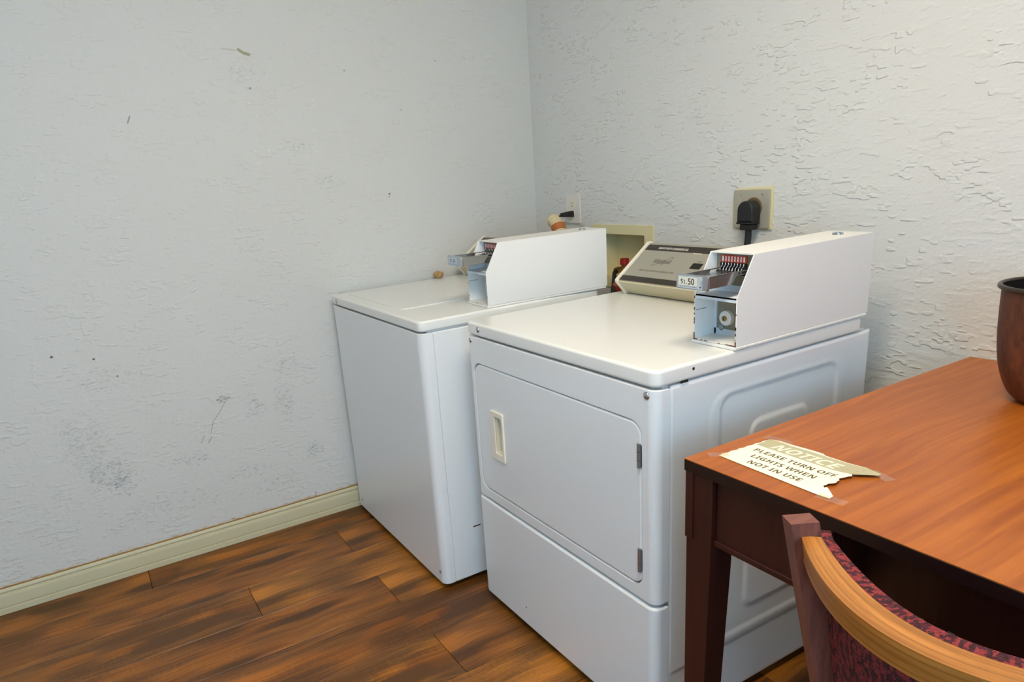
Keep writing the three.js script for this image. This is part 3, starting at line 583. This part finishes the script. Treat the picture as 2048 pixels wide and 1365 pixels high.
{ // crumpled scrap on the washer edge
  const g = mergeVertices(new THREE.IcosahedronGeometry(0.016, 3)); const p = g.attributes.position, f = pnoise(6, 6, 301), f2 = pnoise(13, 13, 302);
  for (let i = 0; i < p.count; i++) { const x = p.getX(i), y = p.getY(i), z = p.getZ(i), k = 0.55 + 0.7 * f(x * 20 + 0.5, z * 20 + y * 13 + 0.5) + 0.4 * f2(y * 25 + 0.3, z * 25 + x * 9); p.setXYZ(i, x * k * 0.9, y * k * 0.75, z * k * 1.15); }
  const gg = g.toNonIndexed(); gg.computeVertexNormals(); gg.computeBoundingBox(); gg.translate(0, -gg.boundingBox.min.y, 0);
  const m = mesh('paper_scrap', gg, M({ color: 0xb99362, roughness: 0.95 }), scene); m.position.set(0.034, 0.9125, 0.535); m.userData = { label: 'small crumpled tan scrap on the washer top by the wall', category: 'scrap' };
}

// ------------------------------------------------------------------ table
const TX0 = 1.805, TX1 = 3.15, TZ0 = 0.004, TZ1 = 0.9715, TY = 0.7946;
{
  const t = thing('wooden_table', 'cherry wood table with dark mahogany apron and tapered legs', 'table', [(TX0 + TX1) / 2, 0, (TZ0 + TZ1) / 2]);
  part('tabletop', box(TX0, TX1, 0.771, TY - 0.0012, TZ0, TZ1, 0.0015, 1), edgeBand, t);
  part('top_surface', uvMetres(box(TX0 + 0.0003, TX1 - 0.0003, TY - 0.0013, TY, TZ0 + 0.0003, TZ1 - 0.0003)), cherry, t, 'orange cherry laminate top surface');
  const leg = (xa, xb, za, zb2, sx, sz) => {
    const g = new THREE.BoxGeometry(0.058, 0.7705, 0.058, 1, 8, 1), p = g.attributes.position;
    for (let i = 0; i < p.count; i++) { const k = sstep(0.25, -0.386, p.getY(i)) * 0 + Math.max(0, Math.min(1, (0.25 - p.getY(i)) / 0.635)); p.setX(i, p.getX(i) + (p.getX(i) * sx > 0 ? 0 : sx * 0.018 * k)); p.setZ(i, p.getZ(i) + (p.getZ(i) * sz > 0 ? 0 : sz * 0.018 * k)); }
    g.computeVertexNormals(); g.translate((xa + xb) / 2, 0.3853, (za + zb2) / 2); part('leg', uvMetres(g), mahogany, t);
  };
  const lx0 = TX0 + 0.003, lx1 = TX1 - 0.003, lz1 = TZ1 - 0.006, lz0 = TZ0 + 0.02;
  leg(lx0, lx0 + 0.058, lz1 - 0.058, lz1, -1, 1); leg(lx1 - 0.058, lx1, lz1 - 0.058, lz1, 1, 1); leg(lx0, lx0 + 0.058, lz0, lz0 + 0.058, -1, -1); leg(lx1 - 0.058, lx1, lz0, lz0 + 0.058, 1, -1);
  part('apron', uvMetres(box(lx0 + 0.004, lx0 + 0.024, 0.64, 0.7708, lz0 + 0.0585, lz1 - 0.0585)), mahogany, t);
  part('apron', uvMetres(box(lx1 - 0.024, lx1 - 0.004, 0.64, 0.7708, lz0 + 0.0585, lz1 - 0.0585)), mahogany, t);
  part('apron', uvMetres(box(lx0 + 0.0585, lx1 - 0.0585, 0.64, 0.7708, lz0 + 0.004, lz0 + 0.024)), mahogany, t);
  // shallow drawer boxes either side of the knee space
  for (const [a, b] of [[lx0 + 0.0585, 2.085], [2.70, lx1 - 0.0585]]) {
    part('drawer_front', uvMetres(merge(box(a, b, 0.640, 0.7708, lz1 - 0.030, lz1 - 0.010, 0.002, 1), box(a, b, 0.6385, 0.650, lz1 - 0.012, lz1 - 0.005, 0.002, 1))), mahogany, t);
  }
  part('corner_post', uvMetres(box(lx0 - 0.001, lx0 + 0.016, 0.637, 0.7705, lz1 - 0.002, lz1 + 0.004, 0.001, 1)), mahogany, t, 'reddish edge strip on the corner');
  part('drawer_side', uvMetres(box(2.068, 2.085, 0.64, 0.7708, 0.866, lz1 - 0.031)), mahogany, t);
  part('drawer_side', uvMetres(box(2.70, 2.717, 0.64, 0.7708, 0.866, lz1 - 0.031)), mahogany, t);
  part('centre_apron', uvMetres(box(2.068, 2.717, 0.625, 0.7708, 0.846, 0.8655)), mahogany, t, 'recessed dark apron over the knee space');
}
// ------------------------------------------------------------------ notice taped to the table
{
  const t = thing('paper_notice', 'torn paper notice asking to turn off the lights, taped on the table', 'notice', [1.945, TY, 0.855]);
  const X0 = 1.834, X1 = 2.060, Z0 = 0.778, Z1 = 0.932;
  const tex = canvasTex(1536, 1046, (g, w, h) => {
    const X = (x) => (x - X0) / (X1 - X0) * w, Y = (z) => (z - Z0) / (Z1 - Z0) * h;
    g.fillStyle = '#f1ecd8'; g.fillRect(0, 0, w, h);
    for (let i = 0; i < 500; i++) { g.fillStyle = `rgba(${rnd() < 0.5 ? '255,252,240' : '190,176,140'},0.10)`; g.fillRect(rnd() * w, rnd() * h, rr(10, 90), rr(2, 12)); }
    g.fillStyle = '#b9b18e'; g.fillRect(X(1.846), Y(0.790), w, Y(0.829) - Y(0.790));
    for (let i = 0; i < 900; i++) { g.fillStyle = `rgba(${rnd() < 0.6 ? '226,218,190' : '140,130,100'},0.12)`; g.fillRect(X(1.846) + rnd() * w * 0.93, Y(0.790) + rnd() * (Y(0.829) - Y(0.790)), rr(6, 50), rr(2, 10)); }
    g.textBaseline = 'middle'; g.fillStyle = '#efe8cf'; g.font = 'italic bold 236px sans-serif'; g.fillText('NOTICE', X(1.868), Y(0.812), X(2.030) - X(1.868));
    g.fillStyle = '#5d5014'; g.font = 'bold 128px sans-serif';
    g.fillText('PLEASE TURN OFF', X(1.858), Y(0.8495), X(2.043) - X(1.858)); g.fillText('LIGHTS WHEN', X(1.873), Y(0.8755), X(2.024) - X(1.873)); g.fillText('NOT IN USE', X(1.886), Y(0.901), X(2.010) - X(1.886));
  });
  const mat = M({ map: tex, roughness: 0.8, side: THREE.DoubleSide });
  const top = (x) => x < 1.862 ? 0.790 - (x - 1.846) * 0.4 : 0.7835 + (x - 1.862) * 0.010 + (x > 1.95 ? 0.004 : 0);
  const bot = (x) => 0.9185 + (x - 1.836) * 0.042;
  const lift = (x, z) => 0.0012 + 0.004 * sstep(1.99, 2.04, x) * sstep(0.93, 0.90, z) * sstep(0.775, 0.80, z) + 0.002 * sstep(0.798, 0.786, z) * sstep(1.88, 1.94, x);
  const pos = [], uv = [], idx = [];
  const patch = (cols, rows, fx, fa, fb) => {
    const b = pos.length / 3;
    for (let i = 0; i <= cols; i++) for (let j = 0; j <= rows; j++) { const s = i / cols, q = j / rows, x = fx(s, q), z = fa(s) + (fb(s) - fa(s)) * q; pos.push(x, TY + lift(x, z), z); uv.push((x - X0) / (X1 - X0), 1 - (z - Z0) / (Z1 - Z0)); }
    for (let i = 0; i < cols; i++) for (let j = 0; j < rows; j++) { const a = b + i * (rows + 1) + j; idx.push(a, a + 1, a + rows + 1, a + 1, a + rows + 2, a + rows + 1); }
  };
  const L = (q) => 1.845 - 0.009 * q + 0.0012 * Math.sin(q * 40), Rg = (q) => 2.030 + 0.003 * Math.sin(q * 23) + 0.0015 * Math.sin(q * 61);
  patch(30, 24, (s, q) => L(q) + (Rg(q) - L(q)) * s, (s) => top(1.845 + 0.185 * s), (s) => bot(1.836 + 0.194 * s));
  patch(6, 6, (s, q) => Rg(q * 0.30) + (2.058 - Rg(q * 0.30)) * s, (s) => top(2.03) + 0.006 * s, (s) => 0.829 - 0.026 * s);      // upper right tip
  patch(6, 6, (s, q) => Rg(0.86 + q * 0.14) + (2.056 - Rg(0.86 + q * 0.14)) * s, (s) => 0.899 + 0.018 * s, (s) => bot(2.03) + 0.001 * s - 0.002 * s * s); // lower right tip
  const g = new THREE.BufferGeometry(); g.setAttribute('position', new THREE.Float32BufferAttribute(pos, 3)); g.setAttribute('uv', new THREE.Float32BufferAttribute(uv, 2)); g.setIndex(idx); g.computeVertexNormals();
  part('sheet', g, mat, t);
  const tape = (x, z, a, w = 0.045, d = 0.019) => { const q = new THREE.BoxGeometry(w, 0.0002, d); q.rotateY(a); q.translate(x, TY + 0.0022, z); part('tape', q, tapeMat, t, 'clear sticky tape'); };
  tape(1.836, 0.918, 0.9, 0.035); tape(1.858, 0.784, 0.1, 0.05); tape(2.058, 0.795, -0.3, 0.04); tape(2.060, 0.927, 0.1, 0.045);
}
// ------------------------------------------------------------------ pot
{
  const t = thing('metal_pot', 'brown metal pot with a dark inside standing on the table', 'pot', [2.053, TY, 0.25]);
  const prof = [[0, 0.0005], [0.034, 0.0005], [0.046, 0.006], [0.060, 0.022], [0.0725, 0.050], [0.0815, 0.085], [0.087, 0.130], [0.0895, 0.180], [0.0905, 0.228]].map(([r, y]) => new THREE.Vector2(r, y));
  const sp = new THREE.SplineCurve(prof).getPoints(60); sp[0].x = 0;
  mesh('body', new THREE.LatheGeometry(sp, 72), M({ map: rep(potTex, 2, 1), roughness: 0.55, metalness: 0.35 }), t);
  mesh('lining', new THREE.LatheGeometry(sp.map((p) => new THREE.Vector2(Math.max(0, p.x - 0.0018), p.y + 0.0025)), 72), M({ color: 0x101112, roughness: 0.5, side: THREE.DoubleSide }), t, 'black inside of the pot');
  const rim = new THREE.TorusGeometry(0.0935, 0.0045, 12, 80); rim.rotateX(Math.PI / 2); rim.scale(1, 1.1, 1); rim.translate(0, 0.232, 0);
  mesh('rim', rim, M({ color: 0x4a4038, roughness: 0.35, metalness: 0.7 }), t, 'dark rolled rim');
}
// ------------------------------------------------------------------ chair
{
  const CX = 2.33, t = thing('wooden_chair', 'wooden chair with curved plywood back rail and maroon fabric, pushed up to the table', 'chair', [CX, 0, 0.95]);
  const K = 2.69, zr = (x) => 1.205 - K * (x - CX) ** 2, lean = 0.19, yTop = 0.822;
  const band = (off0, off1, y0, y1, x0, x1, n, capped, mUV) => {     // curved slab: outer face offset off0, inner face off1 (towards -z)
    const P = [], U = [], I = [];
    const ring = (x) => { const dz = -2 * K * (x - CX), L = Math.hypot(1, dz), nx = -dz / L, nz = 1 / L; return [x, zr(x), nx, nz]; };
    let s = 0, px, pz;
    const quad = (a, b, c, d) => I.push(a, b, c, a, c, d);
    const rows = [];
    for (let i = 0; i <= n; i++) {
      const x = x0 + (x1 - x0) * i / n, [X, Z, nx, nz] = ring(x); if (i) s += Math.hypot(X - px, Z - pz); px = X; pz = Z;
      const slim = 1 - 0.34 * Math.min(1, Math.abs(x - CX) / 0.205) ** 3;      // rail and pad thin out towards the posts
      const pt = (o, y) => [X - nx * o * slim, y, Z - nz * o * slim - (yTop - y) * lean];
      rows.push([[pt(off0, y1), s, 0], [pt(off1, y1), s, off1 - off0], [pt(off1, y0), s, off1 - off0 + y1 - y0], [pt(off0, y0), s, 2 * (off1 - off0) + y1 - y0]]);
    }
    const face = (k, l) => { const b = P.length / 3; rows.forEach((r) => { for (const q of [k, l]) { P.push(...r[q][0]); const vv = q === l && l < k ? 2 * (off1 - off0 + y1 - y0) : r[q][2]; U.push(r[q][1] * mUV[0], vv * mUV[1]); } }); for (let i = 0; i < n; i++) quad(b + 2 * i, b + 2 * i + 2, b + 2 * i + 3, b + 2 * i + 1); };
    face(0, 1); face(1, 2); face(2, 3); face(3, 0);
    for (const r of [rows[0], rows[n]]) { const b = P.length / 3; for (const q of r) { P.push(...q[0]); U.push(q[2], 0); } r === rows[0] ? quad(b, b + 1, b + 2, b + 3) : quad(b, b + 3, b + 2, b + 1); }
    const g = new THREE.BufferGeometry(); g.setAttribute('position', new THREE.Float32BufferAttribute(P, 3)); g.setAttribute('uv', new THREE.Float32BufferAttribute(U, 2)); g.setIndex(I);
    return toCreasedNormals(g, 0.6);
  };
  ply.map.repeat.set(1, 1); ply.map.wrapS = ply.map.wrapT = THREE.RepeatWrapping; ply.side = THREE.DoubleSide; fabric.side = THREE.DoubleSide;
  part('back_rail', band(0, 0.037, 0.782, 0.820, CX - 0.205, CX + 0.205, 48, true, [1.5, 8]), ply, t, 'bent plywood top rail');
  part('back_pad', band(0.0375, 0.058, 0.50, 0.8175, CX - 0.222, CX + 0.222, 48, true, [1, 1]), fabric, t, 'maroon patterned upholstered back');
  for (const s of [-1, 1]) {
    // rear post: sections (y, x offset from centre, z)
    const secs = [[0.84, 0.212, 1.085], [0.75, 0.205, 1.068], [0.66, 0.196, 1.052], [0.56, 0.186, 1.034], [0.44, 0.182, 1.022], [0.25, 0.184, 1.040], [0.001, 0.190, 1.085]];
    const P = [], U = [], I = [], ax = [0.88, 0.475], az = [-0.475, 0.88];
    secs.forEach(([y, dx, z], i) => {
      for (const [a, b] of [[-1, 1], [1, 1], [1, -1], [-1, -1]]) { const hx = 0.0135 * a, hz = 0.019 * b; const ox = ax[0] * hx + az[0] * hz, oz = ax[1] * hx + az[1] * hz; P.push(CX + s * (-dx + ox), y, z + oz); }
    });
    const q = (a, b, c, d) => (s > 0 ? I.push(a, b, c, a, c, d) : I.push(a, c, b, a, d, c));
    for (let i = 0; i < secs.length - 1; i++) for (let j = 0; j < 4; j++) { const a = i * 4 + j, b = i * 4 + (j + 1) % 4; q(a, a + 4, b + 4, b); }
    q(0, 1, 2, 3); const e = (secs.length - 1) * 4; q(e, e + 3, e + 2, e + 1);
    let g = new THREE.BufferGeometry(); g.setAttribute('position', new THREE.Float32BufferAttribute(P, 3)); g.setIndex(I); g = toCreasedNormals(g, 0.3); g = uvMetres(g);
    const pm = postWood; pm.side = THREE.DoubleSide; part('rear_post', g, pm, t, 'dark stained back post');
  }
  part('seat_pad', box(CX - 0.205, CX + 0.205, 0.425, 0.475, 0.60, 1.0, 0.018, 3), fabric, t);
  part('seat_frame', box(CX - 0.2, CX + 0.2, 0.375, 0.4248, 0.62, 0.99, 0.006), postWood, t);
  for (const s of [-1, 1]) {
    const g = new THREE.CylinderGeometry(0.022, 0.015, 0.374, 4); g.rotateY(Math.PI / 4); g.translate(CX + s * 0.17, 0.1875, 0.65); part('front_leg', g, postWood, t);
  }
}

// ------------------------------------------------------------------ render
scene.traverse((o) => { if (o.isMesh) { o.castShadow = o.receiveShadow = true; } });
const renderer = new THREE.WebGLRenderer({ antialias: true });
renderer.toneMapping = THREE.LinearToneMapping;
renderer.toneMappingExposure = EXPOSURE;
renderer.shadowMap.enabled = true;
renderer.render(scene, camera);
